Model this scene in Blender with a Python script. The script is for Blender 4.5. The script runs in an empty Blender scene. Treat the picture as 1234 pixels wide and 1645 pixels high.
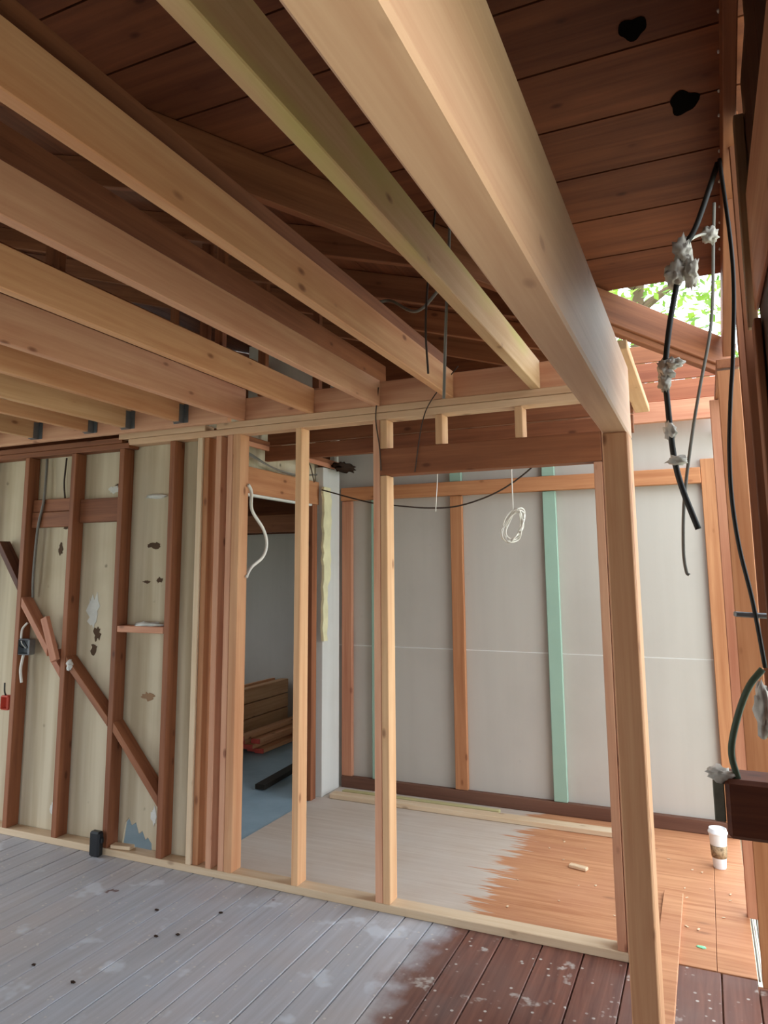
import bpy, bmesh, math, random
from mathutils import Vector, Matrix, noise

C = bpy.context.scene.collection
scene = bpy.context.scene

# ------------------------------------------------------------------ camera
def set_camera():
    yaw, pitch, roll = .425555, .143934, -.005333
    f = Vector((-math.sin(yaw) * math.cos(pitch), math.cos(yaw) * math.cos(pitch), math.sin(pitch)))
    r = Vector((math.cos(yaw), math.sin(yaw), 0))
    u = r.cross(f)
    c, s = math.cos(roll), math.sin(roll)
    r2, u2 = c * r + s * u, -s * r + c * u
    cam = bpy.data.cameras.new('camera')
    o = bpy.data.objects.new('camera', cam)
    C.objects.link(o)
    o.matrix_world = Matrix(((r2.x, u2.x, -f.x, 0), (r2.y, u2.y, -f.y, 0), (r2.z, u2.z, -f.z, 1.6), (0, 0, 0, 1)))
    cam.sensor_fit = 'VERTICAL'
    cam.sensor_height = 36
    cam.lens = 36 * 1156.47 / 1645
    cam.shift_x = (617 - 603) / 1645
    cam.shift_y = (752 - 822.5) / 1645
    cam.clip_start = .02
    scene.camera = o
set_camera()

# ------------------------------------------------------------------ world
world = bpy.data.worlds.new('overcast_sky')
scene.world = world
world.use_nodes = True
bg = world.node_tree.nodes['Background']
bg.inputs[0].default_value = (.85, .93, 1.0, 1)
bg.inputs[1].default_value = 3.2
vs = scene.view_settings
vs.view_transform = 'Standard'
vs.look = 'None'
vs.gamma = 1
vs.use_curve_mapping = False
vs.exposure = 0.62

# daylight portals in the window openings of the room (they only guide the sky light)
def portal(name, loc, direction, sx, sy):
    l = bpy.data.lights.new(name, 'AREA')
    l.shape = 'RECTANGLE'; l.size = sx; l.size_y = sy
    l.cycles.is_portal = True
    o = bpy.data.objects.new(name, l)
    C.objects.link(o)
    o.location = loc
    o.rotation_euler = Vector(direction).to_track_quat('-Z', 'Y').to_euler()
portal('window_rear_offscreen', (-4.5, -2.54, 1.12), (0, 1, 0), 2.2, 2.15)
portal('window_left_offscreen', (-5.94, 2.0, 1.2), (1, 0, 0), 2.4, 2.3)
portal('doorway_right_offscreen', (.19, 0, 1.1), (-1, 0, 0), 2.4, 2.3)

# ------------------------------------------------------------------ materials
MATS = {}
def lin(c):
    return tuple((v / 12.92 if v <= .04045 else ((v + .055) / 1.055) ** 2.4) for v in [k / 255 for k in c]) + (1,)

class NT:
    def __init__(s, name, rough=.7, spec=.3):
        s.m = bpy.data.materials.new(name); s.m.use_nodes = True
        s.t = s.m.node_tree; s.b = s.t.nodes['Principled BSDF']
        s.b.inputs['Roughness'].default_value = rough
        s.b.inputs['Specular IOR Level'].default_value = spec
    def n(s, kind, **kw):
        o = s.t.nodes.new(kind)
        for k, v in kw.items():
            if k.startswith('i_'):
                key = k[2:]
                o.inputs[int(key) if key.isdigit() else key.replace('_', ' ')].default_value = v
            else:
                setattr(o, k, v)
        return o
    def l(s, a, b): s.t.links.new(a, b)
    def math(s, op, a, b=0.0, clamp=False):
        o = s.n('ShaderNodeMath', operation=op); o.use_clamp = clamp
        for i, v in enumerate((a, b)):
            if isinstance(v, (int, float)): o.inputs[i].default_value = v
            else: s.l(v, o.inputs[i])
        return o.outputs[0]
    def mix(s, f, a, b, mode='MIX'):
        o = s.n('ShaderNodeMix', data_type='RGBA', blend_type=mode)
        for i, v in ((0, f), (6, a), (7, b)):
            if isinstance(v, (int, float, tuple)): o.inputs[i].default_value = v
            else: s.l(v, o.inputs[i])
        return o.outputs[2]
    def ramp(s, fac, p0, p1, c0=(0, 0, 0, 1), c1=(1, 1, 1, 1)):
        o = s.n('ShaderNodeValToRGB')
        e = o.color_ramp.elements
        e[0].position, e[0].color, e[1].position, e[1].color = p0, c0, p1, c1
        s.l(fac, o.inputs[0]); return o.outputs[0]
    def coords(s, scale, rnd=True, world=False):
        if world:
            src = s.n('ShaderNodeNewGeometry').outputs['Position']
        else:
            src = s.n('ShaderNodeTexCoord').outputs['Object']
        mp = s.n('ShaderNodeMapping'); mp.inputs['Scale'].default_value = scale
        s.l(src, mp.inputs[0])
        if rnd and not world:
            r = s.n('ShaderNodeObjectInfo').outputs['Random']
            cx = s.n('ShaderNodeCombineXYZ')
            for i, k in enumerate((37., 91., 53.)): s.l(s.math('MULTIPLY', r, k), cx.inputs[i])
            s.l(cx.outputs[0], mp.inputs['Location'])
        return mp.outputs[0]
    def noise(s, vec, scale=1., detail=4., rough=.55, dist=0.):
        o = s.n('ShaderNodeTexNoise', i_Scale=scale, i_Detail=detail, i_Roughness=rough, i_Distortion=dist)
        s.l(vec, o.inputs['Vector']); return o.outputs[0]
    def voro(s, vec, scale=1., feature='F1', rnd=1.):
        o = s.n('ShaderNodeTexVoronoi', feature=feature, i_Scale=scale, i_Randomness=rnd)
        s.l(vec, o.inputs['Vector']); return o
    def bump(s, h, strength=.2, dist=.002):
        o = s.n('ShaderNodeBump', i_Strength=strength, i_Distance=dist)
        s.l(h, o.inputs['Height']); s.l(o.outputs[0], s.b.inputs['Normal'])
    def out(s, col): s.l(col, s.b.inputs['Base Color']); return s.m

def wood(name, light, dark, knots=1., rough=.62, spec=.25, vary=.16, patch=None):
    """sawn lumber, grain along local X"""
    if name in MATS: return MATS[name]
    t = NT(name, rough, spec)
    light, dark = lin(light), lin(dark)
    v = t.coords((1.1, 26, 26))
    g = t.noise(v, 1., 5., .6, .4)
    v2 = t.coords((2.5, 160, 160))
    fine = t.noise(v2, 1., 2., .5)
    v3 = t.coords((.6, 5, 5))
    big = t.noise(v3, 1., 2., .5)
    gg = t.math('ADD', t.math('MULTIPLY', g, .6), t.math('MULTIPLY', big, .4))
    col = t.mix(t.ramp(gg, .36, .66), light, dark)
    col = t.mix(t.math('MULTIPLY', t.ramp(fine, .45, .8), .22), col, dark)
    if patch:
        pv = t.coords((.9, 4, 4))
        col = t.mix(t.math('MULTIPLY', t.ramp(t.noise(pv, 1.3, 2.), .48, .62), .8), col, lin(patch))
    if knots:
        kv = t.coords((4.2, 9, 9))
        kd = t.voro(kv, 1.).outputs['Distance']
        k = t.ramp(kd, .06, .13, (1, 1, 1, 1), (0, 0, 0, 1))
        ring = t.ramp(kd, .10, .36, (1, 1, 1, 1), (0, 0, 0, 1))
        kc = (dark[0] * .36, dark[1] * .27, dark[2] * .24, 1)
        col = t.mix(t.math('MULTIPLY', ring, .35 * knots), col, dark)
        col = t.mix(t.math('MULTIPLY', k, .8 * knots), col, kc)
    r = t.n('ShaderNodeObjectInfo').outputs['Random']
    hs = t.n('ShaderNodeHueSaturation')
    t.l(t.math('ADD', t.math('MULTIPLY', r, vary), 1 - vary / 2), hs.inputs['Value'])
    t.l(col, hs.inputs['Color'])
    t.bump(t.math('ADD', g, t.math('MULTIPLY', fine, .5)), .12, .0015)
    MATS[name] = t.out(hs.outputs[0])
    return MATS[name]

def plain(name, c, rough=.6, spec=.3, mottle=.0, scale=6., metal=0., c2=None):
    if name in MATS: return MATS[name]
    t = NT(name, rough, spec)
    t.b.inputs['Metallic'].default_value = metal
    col = lin(c)
    if mottle:
        nz = t.noise(t.coords((1, 1, 1)), scale, 5.)
        d = lin(c2) if c2 else tuple(k * .55 for k in col[:3]) + (1,)
        colo = t.mix(t.math('MULTIPLY', t.ramp(nz, .4, .72), mottle), col, d)
        t.bump(nz, .1, .002)
        MATS[name] = t.out(colo)
    else:
        t.b.inputs['Base Color'].default_value = col
        MATS[name] = t.m
    return MATS[name]

FIR = wood('new_fir', (220, 170, 128), (194, 134, 94), 1.)
FIRP = wood('pinkish_fir', (222, 172, 138), (196, 136, 106), 1.)
FIRY = wood('yellow_fir', (226, 184, 140), (202, 150, 108), .9)
FIRW = wood('pale_fir', (224, 202, 172), (202, 172, 138), .6)
TOPW = wood('top_plate_fir', (218, 184, 150), (196, 154, 120), .8)
GREENF = wood('green_stained_fir', (220, 184, 142), (196, 154, 110), 1., patch=(196, 180, 108))
BEAMM = wood('beam_fir', (218, 174, 140), (194, 144, 112), .5, rough=.5, spec=.35)
POSTM = FIR
OLD = wood('old_redwood_lumber', (156, 100, 68), (112, 66, 44), .8)
OLDD = OLD
DARKB = wood('dark_stained_brace', (112, 68, 48), (74, 42, 30), .8)
OLDO = wood('old_orange_lumber', (198, 142, 100), (164, 104, 68), .8)
OLDP = wood('old_pink_lumber', (206, 150, 118), (170, 108, 82), .7)
SHEATH = wood('old_roof_board', (128, 74, 46), (88, 46, 28), .9, vary=.3)
SHEATHD = SHEATH
REDB = wood('red_weathered_board', (168, 104, 74), (128, 72, 50), .5)
DKPANEL = wood('dark_panel_board', (84, 54, 38), (60, 36, 26), .5)
BASEB = wood('brown_base_plate', (112, 78, 62), (88, 58, 46), .3)
MINT = plain('mint_paint', (152, 180, 162), .6, .3, .25, 5., c2=(136, 163, 147))
GALV = plain('galvanised_steel', (128, 132, 136), .45, .5, .3, 30., .7)
BLACKC = plain('black_cable_sheath', (34, 32, 30), .5)
GREYC = plain('grey_cable_sheath', (120, 116, 108), .55)
DKWIRE = plain('dark_wire', (62, 48, 40), .6)
GREENC = plain('green_cable_sheath', (72, 84, 66), .55)
WHITEC = plain('white_cable_sheath', (226, 222, 212), .5)
FLUFF = plain('torn_white_insulation', (206, 200, 190), .95, .05, .5, 25., c2=(140, 130, 120))
DIRT = plain('dark_debris', (60, 46, 38), .95, .05, .6, 20.)
BLACKP = plain('black_plastic', (26, 28, 32), .4, .4)
GYP = plain('plaster_crumbs', (214, 212, 204), .9, .1, .3, 20.)
HOLE = plain('soot_black', (14, 11, 9), .95, .02)
REDP = plain('red_end_paint', (206, 92, 84), .7)

def drywall(name, c, c2, streak=.5, spots=.3):
    if name in MATS: return MATS[name]
    t = NT(name, .85, .15)
    v = t.coords((9, 9, .5), world=True)
    st = t.noise(v, 1., 3.)
    v2 = t.coords((1, 1, 1), world=True)
    bl = t.noise(v2, 1.6, 5.)
    col = t.mix(t.math('MULTIPLY', t.ramp(st, .42, .66), streak), lin(c), lin(c2))
    col = t.mix(t.math('MULTIPLY', t.ramp(bl, .5, .75), .4), col, lin(c2))
    sp = t.voro(v2, 5.).outputs['Distance']
    n3 = t.noise(v2, 14., 3.)
    k = t.math('MULTIPLY', t.ramp(sp, .03, .09, (1, 1, 1, 1), (0, 0, 0, 1)), t.ramp(n3, .5, .6))
    col = t.mix(t.math('MULTIPLY', k, spots), col, lin((70, 54, 42)))
    t.bump(bl, .08, .003)
    MATS[name] = t.out(col); return MATS[name]
GREYW = drywall('grey_drywall', (188, 181, 172), (170, 162, 153), .2, .12)
BEIGE = drywall('beige_old_plasterboard', (206, 192, 166), (164, 144, 114), .6, .7)
WHITEW = drywall('white_drywall', (206, 204, 198), (182, 178, 170), .3, .2)
DARKW = GREYW
EXTW = drywall('outer_wall_panel', (170, 150, 128), (140, 118, 96), .4, .2)

def floor_mat():
    t = NT('worn_painted_floor_board', .45, .4)
    pos = t.n('ShaderNodeNewGeometry').outputs['Position']
    sep = t.n('ShaderNodeSeparateXYZ'); t.l(pos, sep.inputs[0])
    X = sep.outputs[0]
    gv = t.coords((30, 1.3, 30), world=True)
    g = t.noise(gv, 1., 5., .6, .5)
    wv = t.coords((1, 1, 1), world=True)
    # bare boards: dark red-brown with plaster specks
    bare = t.mix(t.ramp(g, .35, .68), lin((132, 84, 70)), lin((92, 58, 50)))
    blot = t.noise(wv, 2.2, 4.)
    bare = t.mix(t.math('MULTIPLY', t.ramp(blot, .42, .7), .65), bare, lin((120, 104, 100)))
    r = t.n('ShaderNodeObjectInfo').outputs['Random']
    bare = t.mix(t.math('MULTIPLY', r, .6), bare, lin((118, 78, 66)))
    # grey-white worn paint
    paint = t.mix(t.ramp(g, .30, .75), lin((188, 190, 198)), lin((166, 164, 168)))
    p2 = t.noise(wv, 1.4, 5.)
    paint = t.mix(t.math('MULTIPLY', t.ramp(p2, .40, .66), .55), paint, lin((184, 168, 158)))
    paint = t.mix(t.math('MULTIPLY', r, .30), paint, lin((154, 164, 174)))
    w3 = t.noise(wv, 4.5, 3.)
    paint = t.mix(t.math('MULTIPLY', t.ramp(w3, .60, .66), .6), paint, lin((208, 214, 222)))
    w4 = t.noise(t.coords((3, 2, 2), world=True), 1.7, 4.)
    paint = t.mix(t.math('MULTIPLY', t.ramp(w4, .70, .72), .85), paint, lin((92, 52, 42)))
    edge = t.math('ADD', X, t.math('MULTIPLY', t.math('SUBTRACT', t.noise(wv, 5., 5.), .5), .34))
    m = t.ramp(t.math('ADD', edge, 2.0), .74, .86)
    col = t.mix(m, paint, bare)
    # plaster splashes
    d = t.voro(t.coords((1, 1, 1), world=True), 27.).outputs['Distance']
    sp = t.ramp(d, .13, .20, (1, 1, 1, 1), (0, 0, 0, 1))
    keep = t.ramp(t.noise(wv, 7., 2.), .47, .58)
    sp = t.math('MULTIPLY', sp, keep)
    sm = t.ramp(t.noise(wv, 6.0, 4., .65), .62, .68)
    sm = t.math('MULTIPLY', t.math('MULTIPLY', sm, m), .7)
    col = t.mix(t.math('MULTIPLY', t.math('MAXIMUM', sp, sm), .85), col, lin((205, 200, 192)))
    t.bump(g, .15, .002)
    rr = t.ramp(g, .3, .7, (.34, .34, .34, 1), (.6, .6, .6, 1))
    t.l(rr, t.b.inputs['Roughness'])
    return t.out(col)
FLOORM = floor_mat()

def ply_mat():
    t = NT('half_primed_plywood', .6, .3)
    pos = t.n('ShaderNodeNewGeometry').outputs['Position']
    sep = t.n('ShaderNodeSeparateXYZ'); t.l(pos, sep.inputs[0])
    gv = t.coords((1.6, 30, 30), world=True)
    g = t.noise(gv, 1., 5., .6, .8)
    wv = t.coords((1, 1, 1), world=True)
    ply = t.mix(t.ramp(g, .34, .66), lin((200, 146, 106)), lin((172, 114, 78)))
    ply = t.mix(t.math('MULTIPLY', t.ramp(t.noise(wv, 2.5, 3.), .45, .7), .5), ply, lin((186, 128, 96)))
    kn = t.voro(t.coords((2.2, 6, 6), world=True), 1.).outputs['Distance']
    ply = t.mix(t.math('MULTIPLY', t.ramp(kn, .05, .12, (1, 1, 1, 1), (0, 0, 0, 1)), .7), ply, lin((96, 64, 50)))
    prim = t.mix(t.ramp(g, .3, .75), lin((198, 184, 170)), lin((182, 164, 148)))
    prim = t.mix(t.math('MULTIPLY', t.ramp(t.noise(wv, 1.7, 4.), .45, .75), .45), prim, lin((206, 200, 194)))
    streak = t.noise(t.coords((2.0, 26, 26), world=True), 1., 3., .7)
    e = t.math('ADD', sep.outputs[0], t.math('MULTIPLY', t.math('SUBTRACT', streak, .5), .7))
    m = t.ramp(t.math('ADD', e, 2.), .86, .90)
    t.bump(g, .1, .0015)
    return t.out(t.mix(m, prim, ply))
PLYM = ply_mat()

# ------------------------------------------------------------------ geometry helpers
def link(name, bm, mat, parent=None, matrix=None, smooth=False):
    me = bpy.data.meshes.new(name)
    bm.to_mesh(me); bm.free()
    if isinstance(mat, (list, tuple)):
        for m in mat: me.materials.append(m)
    else:
        me.materials.append(mat)
    if smooth:
        for p in me.polygons: p.use_smooth = True
    o = bpy.data.objects.new(name, me)
    C.objects.link(o)
    if matrix is not None: o.matrix_world = matrix
    if parent is not None:
        o.parent = parent
        o.matrix_parent_inverse = WM(parent).inverted()
    return o

def WM(o):
    m = o.matrix_basis.copy()
    p = o.parent
    return (WM(p) @ o.matrix_parent_inverse @ m) if p else m

def tag(o, label=None, cat=None, group=None, kind=None):
    if label: o['label'] = label
    if cat: o['category'] = cat
    if group: o['group'] = group
    if kind: o['kind'] = kind
    return o

def empty(name, loc=(0, 0, 0)):
    o = bpy.data.objects.new(name, None)
    o.empty_display_size = .1
    C.objects.link(o); o.location = loc
    return o

def boxbm(sx, sy, sz, bevel=.003):
    bm = bmesh.new()
    bmesh.ops.create_cube(bm, size=1)
    bmesh.ops.scale(bm, vec=(sx, sy, sz), verts=bm.verts)
    if bevel:
        bmesh.ops.bevel(bm, geom=list(bm.edges), offset=min(bevel, .3 * min(sx, sy, sz)), segments=1, affect='EDGES')
    return bm

ROT = {0: Matrix.Identity(3), 1: Matrix(((0, -1, 0), (1, 0, 0), (0, 0, 1))), 2: Matrix(((0, 0, -1), (0, 1, 0), (1, 0, 0)))}
def box(name, x0, x1, y0, y1, z0, z1, mat, parent=None, bevel=.003, axis=None):
    """axis-aligned piece of lumber; local X runs along its grain"""
    s = (x1 - x0, y1 - y0, z1 - z0)
    a = axis if axis is not None else max(range(3), key=lambda i: s[i])
    R = ROT[a]
    d = R.transposed() @ Vector(s)
    M = Matrix.Translation(((x0 + x1) / 2, (y0 + y1) / 2, (z0 + z1) / 2)) @ R.to_4x4()
    return link(name, boxbm(abs(d.x), abs(d.y), abs(d.z), bevel), mat, parent, M)

def bar(name, a, b, w, h, mat, parent=None, bevel=.003, up=(0, 0, 1)):
    """lumber from a to b; w across, h along up"""
    a, b = Vector(a), Vector(b)
    x = (b - a).normalized()
    y = Vector(up).cross(x).normalized()
    z = x.cross(y)
    M = Matrix.Translation((a + b) / 2) @ Matrix((x, y, z)).transposed().to_4x4()
    return link(name, boxbm((b - a).length, w, h, bevel), mat, parent, M)

def smooth_path(pts, n=8):
    P = [Vector(p) for p in pts]
    if len(P) < 3: return P
    out = []
    Q = [P[0] * 2 - P[1]] + P + [P[-1] * 2 - P[-2]]
    for i in range(1, len(Q) - 2):
        p0, p1, p2, p3 = Q[i - 1:i + 3]
        for k in range(n):
            t = k / n
            out.append(.5 * ((2 * p1) + (p2 - p0) * t + (2 * p0 - 5 * p1 + 4 * p2 - p3) * t * t + (3 * p1 - p0 - 3 * p2 + p3) * t ** 3))
    out.append(P[-1]); return out

def tube(name, pts, r, mat, parent=None, seg=8, n=8, taper=None):
    P = smooth_path(pts, n)
    bm = bmesh.new()
    rings = []
    ref = Vector((.31, .87, .22)).normalized()
    for i, p in enumerate(P):
        d = (P[min(i + 1, len(P) - 1)] - P[max(i - 1, 0)]).normalized()
        u = ref.cross(d)
        if u.length < .05: u = Vector((1, 0, 0)).cross(d)
        u.normalize(); v = d.cross(u); ref = v if abs(v.dot(ref)) > .2 else ref
        ref = (u.cross(d) * -1) if False else ref
        rr = r if taper is None else r * (1 + (taper - 1) * i / (len(P) - 1))
        rings.append([bm.verts.new(p + rr * (math.cos(a) * u + math.sin(a) * v)) for a in [2 * math.pi * k / seg for k in range(seg)]])
    for A, B in zip(rings, rings[1:]):
        # choose offset that avoids twist
        off = min(range(seg), key=lambda k: (A[0].co - B[k].co).length)
        for k in range(seg):
            bm.faces.new((A[k], A[(k + 1) % seg], B[(k + 1 + off) % seg], B[(k + off) % seg]))
        B[:] = B[off:] + B[:off]
    bm.faces.new(rings[0]); bm.faces.new(rings[-1])
    bmesh.ops.recalc_face_normals(bm, faces=bm.faces)
    return link(name, bm, mat, parent, smooth=True)

def blob(name, c, size, mat, seed=0, amp=.5, freq=2.2, parent=None, sub=3):
    bm = bmesh.new()
    bmesh.ops.create_icosphere(bm, subdivisions=sub, radius=1)
    off = Vector((seed * 7.1, seed * 3.3, seed * 5.7))
    for v in bm.verts:
        k = 1 + amp * noise.fractal(v.co * freq + off, 1.0, 2.0, 2) * .95
        v.co = Vector((v.co.x * size[0], v.co.y * size[1], v.co.z * size[2])) * k
    return link(name, bm, mat, parent, Matrix.Translation(c), True)

def prism(name, poly, thick, mat, parent=None, axis='z'):
    """poly: list of 3d points (planar), extruded by vector thick"""
    bm = bmesh.new()
    t = Vector(thick)
    a = [bm.verts.new(Vector(p)) for p in poly]
    b = [bm.verts.new(Vector(p) + t) for p in poly]
    n = len(a)
    bm.faces.new(a); bm.faces.new(b[::-1])
    for i in range(n): bm.faces.new((a[i], b[i], b[(i + 1) % n], a[(i + 1) % n]))
    bmesh.ops.recalc_face_normals(bm, faces=bm.faces)
    return bm

def lathe(name, prof, mat, loc, parent=None, seg=32):
    bm = bmesh.new(); rings = []
    for r, z in prof:
        rings.append([bm.verts.new((r * math.cos(2 * math.pi * k / seg), r * math.sin(2 * math.pi * k / seg), z)) for k in range(seg)])
    for A, B in zip(rings, rings[1:]):
        for k in range(seg): bm.faces.new((A[k], A[(k + 1) % seg], B[(k + 1) % seg], B[k]))
    bm.faces.new(rings[0][::-1]); bm.faces.new(rings[-1])
    return link(name, bm, mat, parent, Matrix.Translation(loc), True)

# ------------------------------------------------------------------ key sizes (metres)
W = 3.37            # front face of the new stud wall
WB = W + .089
BK = 5.13           # face of the back drywall
T = .038            # 2x lumber thickness
random.seed(4)

# ------------------------------------------------------------------ structure: ground, floors
bm = bmesh.new(); bmesh.ops.create_grid(bm, x_segments=2, y_segments=2, size=30)
tag(link('ground', bm, plain('pale_soil', (204, 208, 186), .9, .1, .3, 1.5), None, Matrix.Translation((0, 2, -.55))), kind='structure')

fl = tag(box('floor', -6.0, .20, -2.6, 3.44, -.20, -.021, OLD, None, 0), kind='structure')
edges = [.20, .085, -.045, -.22, -.394, -.572, -.746, -.92, -1.075, -1.25]
while edges[-1] > -5.9: edges.append(edges[-1] - .137)
for a, b in zip(edges, edges[1:]):
    # each board is laid in two lengths with a butt joint
    j = random.uniform(-1.8, 1.2)
    for y0, y1 in ((-2.6, j), (j + .002, 3.38 if a > .1 else 3.44)):
        dz = random.uniform(-.001, .001)
        box('floor_plank', b + .003, a - .003, y0, y1, -.02, dz, FLOORM, fl, .002)

fs = tag(box('floor_alcove', -2.66, .085, 3.44, 5.30, -.20, -.014, OLDD, None, 0), kind='structure')
box('plywood_sheet', -2.66, -.062, 3.443, 5.13, -.013, .004, PLYM, fs, .0015)
box('plywood_sheet', -.060, .085, 3.443, 5.13, -.013, .003, PLYM, fs, .0015)
fd = tag(box('floor_side_room', -5.9, -2.662, WB, 7.3, -.2, -.006, plain('blue_grey_slab', (150, 172, 184), .6, .3, .5, 3., c2=(112, 134, 148)), None, 0), kind='structure')

# ------------------------------------------------------------------ structure: walls
wb = tag(box('wall_back', -2.66, .11, BK + .016, BK + .10, -.2, 2.62, EXTW, None, 0), kind='structure')
box('drywall_panel', -2.65, .105, BK, BK + .014, .0, 1.040, GREYW, wb, .001)
box('drywall_panel', -2.65, .105, BK, BK + .014, 1.047, 2.25, GREYW, wb, .001)
box('drywall_panel', -2.65, .105, BK, BK + .014, 2.252, 2.60, GREYW, wb, .001)
box('joint_strip', -2.65, .105, BK + .003, BK + .012, 1.036, 1.051, plain('white_joint_filler', (226, 224, 220), .8), wb, 0)

wl = tag(empty('wall_left', (-4.3, WB + .01, 0)), kind='structure')
cuts = [-6.0, -4.85, -4.06, -3.25, -2.70]
for a, b in zip(cuts, cuts[1:]):
    if abs(a + 3.25) < .01:
        # bottom edge torn open beside the stud
        pts = [(a, 0, 2.42), (b, 0, 2.42), (b, 0, .0)]
        rag = [(-2.985, .02), (-2.99, .07), (-3.02, .10), (-3.035, .085), (-3.06, .13), (-3.085, .11), (-3.11, .17), (-3.14, .15), (-3.165, .19), (-3.19, .16), (-3.21, .03)]
        pts += [(px, 0, pz) for px, pz in rag] + [(a, 0, .0)]
        poly = [(p[0], WB + .004, p[2]) for p in pts]
        link('plaster_panel', prism('p', poly, (0, .013, 0), BEIGE), BEIGE, wl)
    else:
        box('plaster_panel', a + .002, b - .002, WB + .004, WB + .017, .0, 2.42, BEIGE, wl, .001)

def wall_with_window(name, axis, pos, a0, a1, top, wa0, wa1, wz0, wz1):
    e = tag(empty(name, (pos, a0, 0) if axis == 'x' else (a0, pos, 0)), kind='structure')
    for u0, u1, z0, z1, m in ((a0, wa0, -.2, 2.5, WHITEW), (wa1, a1, -.2, 2.5, WHITEW), (wa0, wa1, -.2, wz0, WHITEW), (wa0, wa1, wz1, 2.5, WHITEW), (a0, a1, 2.5, top, SHEATH)):
        if axis == 'x': box('wall_panel', pos - .05, pos + .05, u0, u1, z0, z1, m, e, 0)
        else: box('wall_panel', u0, u1, pos - .05, pos + .05, z0, z1, m, e, 0)
tag(box('wall_side_room', -5.9, -2.66, 7.2, 7.28, -.2, 2.05, DARKW, None, 0), kind='structure')
for nm, yy, xa, xb, zb in (('wall_gable_far', 7.22, -5.95, -2.68, 2.03), ('wall_gable_back', BK + .03, -2.66, -.52, 2.625)):
    P = [(xa, yy, zb), (xb, yy, zb), (xb, yy, 2.92 - .3 * (xb + .42)), (xa, yy, 2.92 - .3 * (xa + .42))]
    tag(link(nm, prism('g', P, (0, .05, 0), None), SHEATH), kind='structure')

wall_with_window('wall_side_room_left', 'x', -5.97, WB + .02, 7.2, 4.5, 4.6, 5.9, .8, 2.0)
tag(box('wall_side_room_right', -2.74, -2.70, 5.15, 7.2, -.2, 3.58, DARKW, None, 0), kind='structure')

# the room behind the viewpoint: outer walls with wide window openings
wall_with_window('wall_rear', 'y', -2.6, -6.0, .65, 4.70, -5.6, -3.4, .05, 2.2)
wall_with_window('wall_outer_left', 'x', -6.0, -2.6, 3.46, 4.58, .8, 3.2, .05, 2.35)

# right outer wall: boarded, ends in a return panel
wr = tag(empty('wall_right', (.2, 0, 0)), kind='structure')
for k in range(18):
    y0 = -2.5 + k * .275
    opening = -1.2 < y0 + .1 < 1.1          # wide doorway to the outside
    box('wall_board', .205, .225, y0, y0 + .272, 2.25 if opening else -.1, 2.90 - .30 * (y0 + .272 - 3.37), DKPANEL, wr, .002)
wp = tag(empty('wall_return', (.5, 2.47, 0)), kind='structure')
for k in range(4):
    box('wall_board', .192 + k * .2, .39 + k * .2, 2.46, 2.48, -.1, 2.352, DKPANEL, wp, .002)

# ------------------------------------------------------------------ roof
def zr(y): return 2.93 - .30 * (y - 3.37)        # slope falling towards the back
def zl(x): return 2.93 - .30 * (x + .42)         # slope falling to the right, meets it in the valley x = y - 3.79
ce = tag(empty('ceiling', (0, 0, 3)), kind='structure')
sl = math.sqrt(1.09)
nrm = Vector((0, .3, 1)).normalized() * .02
ys = [3.425 - i * .2345 for i in range(27)]
for k in range(26):
    y1, y0 = ys[k] - .0035, ys[k + 1] + .0035
    P = [(y0 - 3.79, y0, zr(y0)), (.62, y0, zr(y0)), (.62, y1, zr(y1)), (y1 - 3.79, y1, zr(y1))]
    if y0 < -2.0: P = [(-5.9, y0, zr(y0)), (.62, y0, zr(y0)), (.62, y1, zr(y1)), (-5.9, y1, zr(y1))]
    c = sum((Vector(p) for p in P), Vector()) / 4
    bm = prism('b', [Vector(p) - c for p in P], nrm * random.uniform(.9, 1.1), SHEATH)
    link('roof_board', bm, SHEATH, ce, Matrix.Translation(c))
ce2 = tag(empty('ceiling_valley_side', (-3, 3, 4)), kind='structure')
nl = Vector((.3, 0, 1)).normalized() * .02
k = 0
xs = -.48
while xs > -6.1:
    x1, x0 = xs - .002, xs - .232
    P = [(x0, x0 + 3.79, zl(x0)), (x1, x1 + 3.79, zl(x1)), (x1, 7.3, zl(x1)), (x0, 7.3, zl(x0))]
    c = sum((Vector(p) for p in P), Vector()) / 4
    bm = prism('b', [Vector(p) - c for p in P], nl, SHEATHD)
    bmesh.ops.rotate(bm, cent=(0, 0, 0), matrix=Matrix.Rotation(-math.pi / 2, 3, 'Z'), verts=bm.verts)
    link('roof_board', bm, SHEATHD, ce2, Matrix.Translation(c) @ Matrix.Rotation(math.pi / 2, 4, 'Z'))
    xs -= .234

LIGHT_SEAL = plain('roof_light_seal', (50, 48, 46), .9)  # unseen layer added over the boards so no sky light leaks through seams
nU = Vector((0, .3, 1)).normalized() * .024
P = [(-6.1, -2.75), (.64, -2.75), (.64, 3.425), (3.425 - 3.79, 3.425), (-2.75 - 3.79 + .5, -2.25)]
link('roof_light_seal', prism('f', [Vector((a, b, zr(b))) + nU for a, b in P], (0, 0, .012), None), LIGHT_SEAL, ce)
nV = Vector((.3, 0, 1)).normalized() * .024
P = [(-6.1, -2.31), (-.482, 3.308), (-.482, 7.35), (-6.1, 7.35)]
link('roof_light_seal', prism('f', [Vector((a, b, zl(a))) + nV for a, b in P], (0, 0, .012), None), LIGHT_SEAL, ce2)

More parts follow.
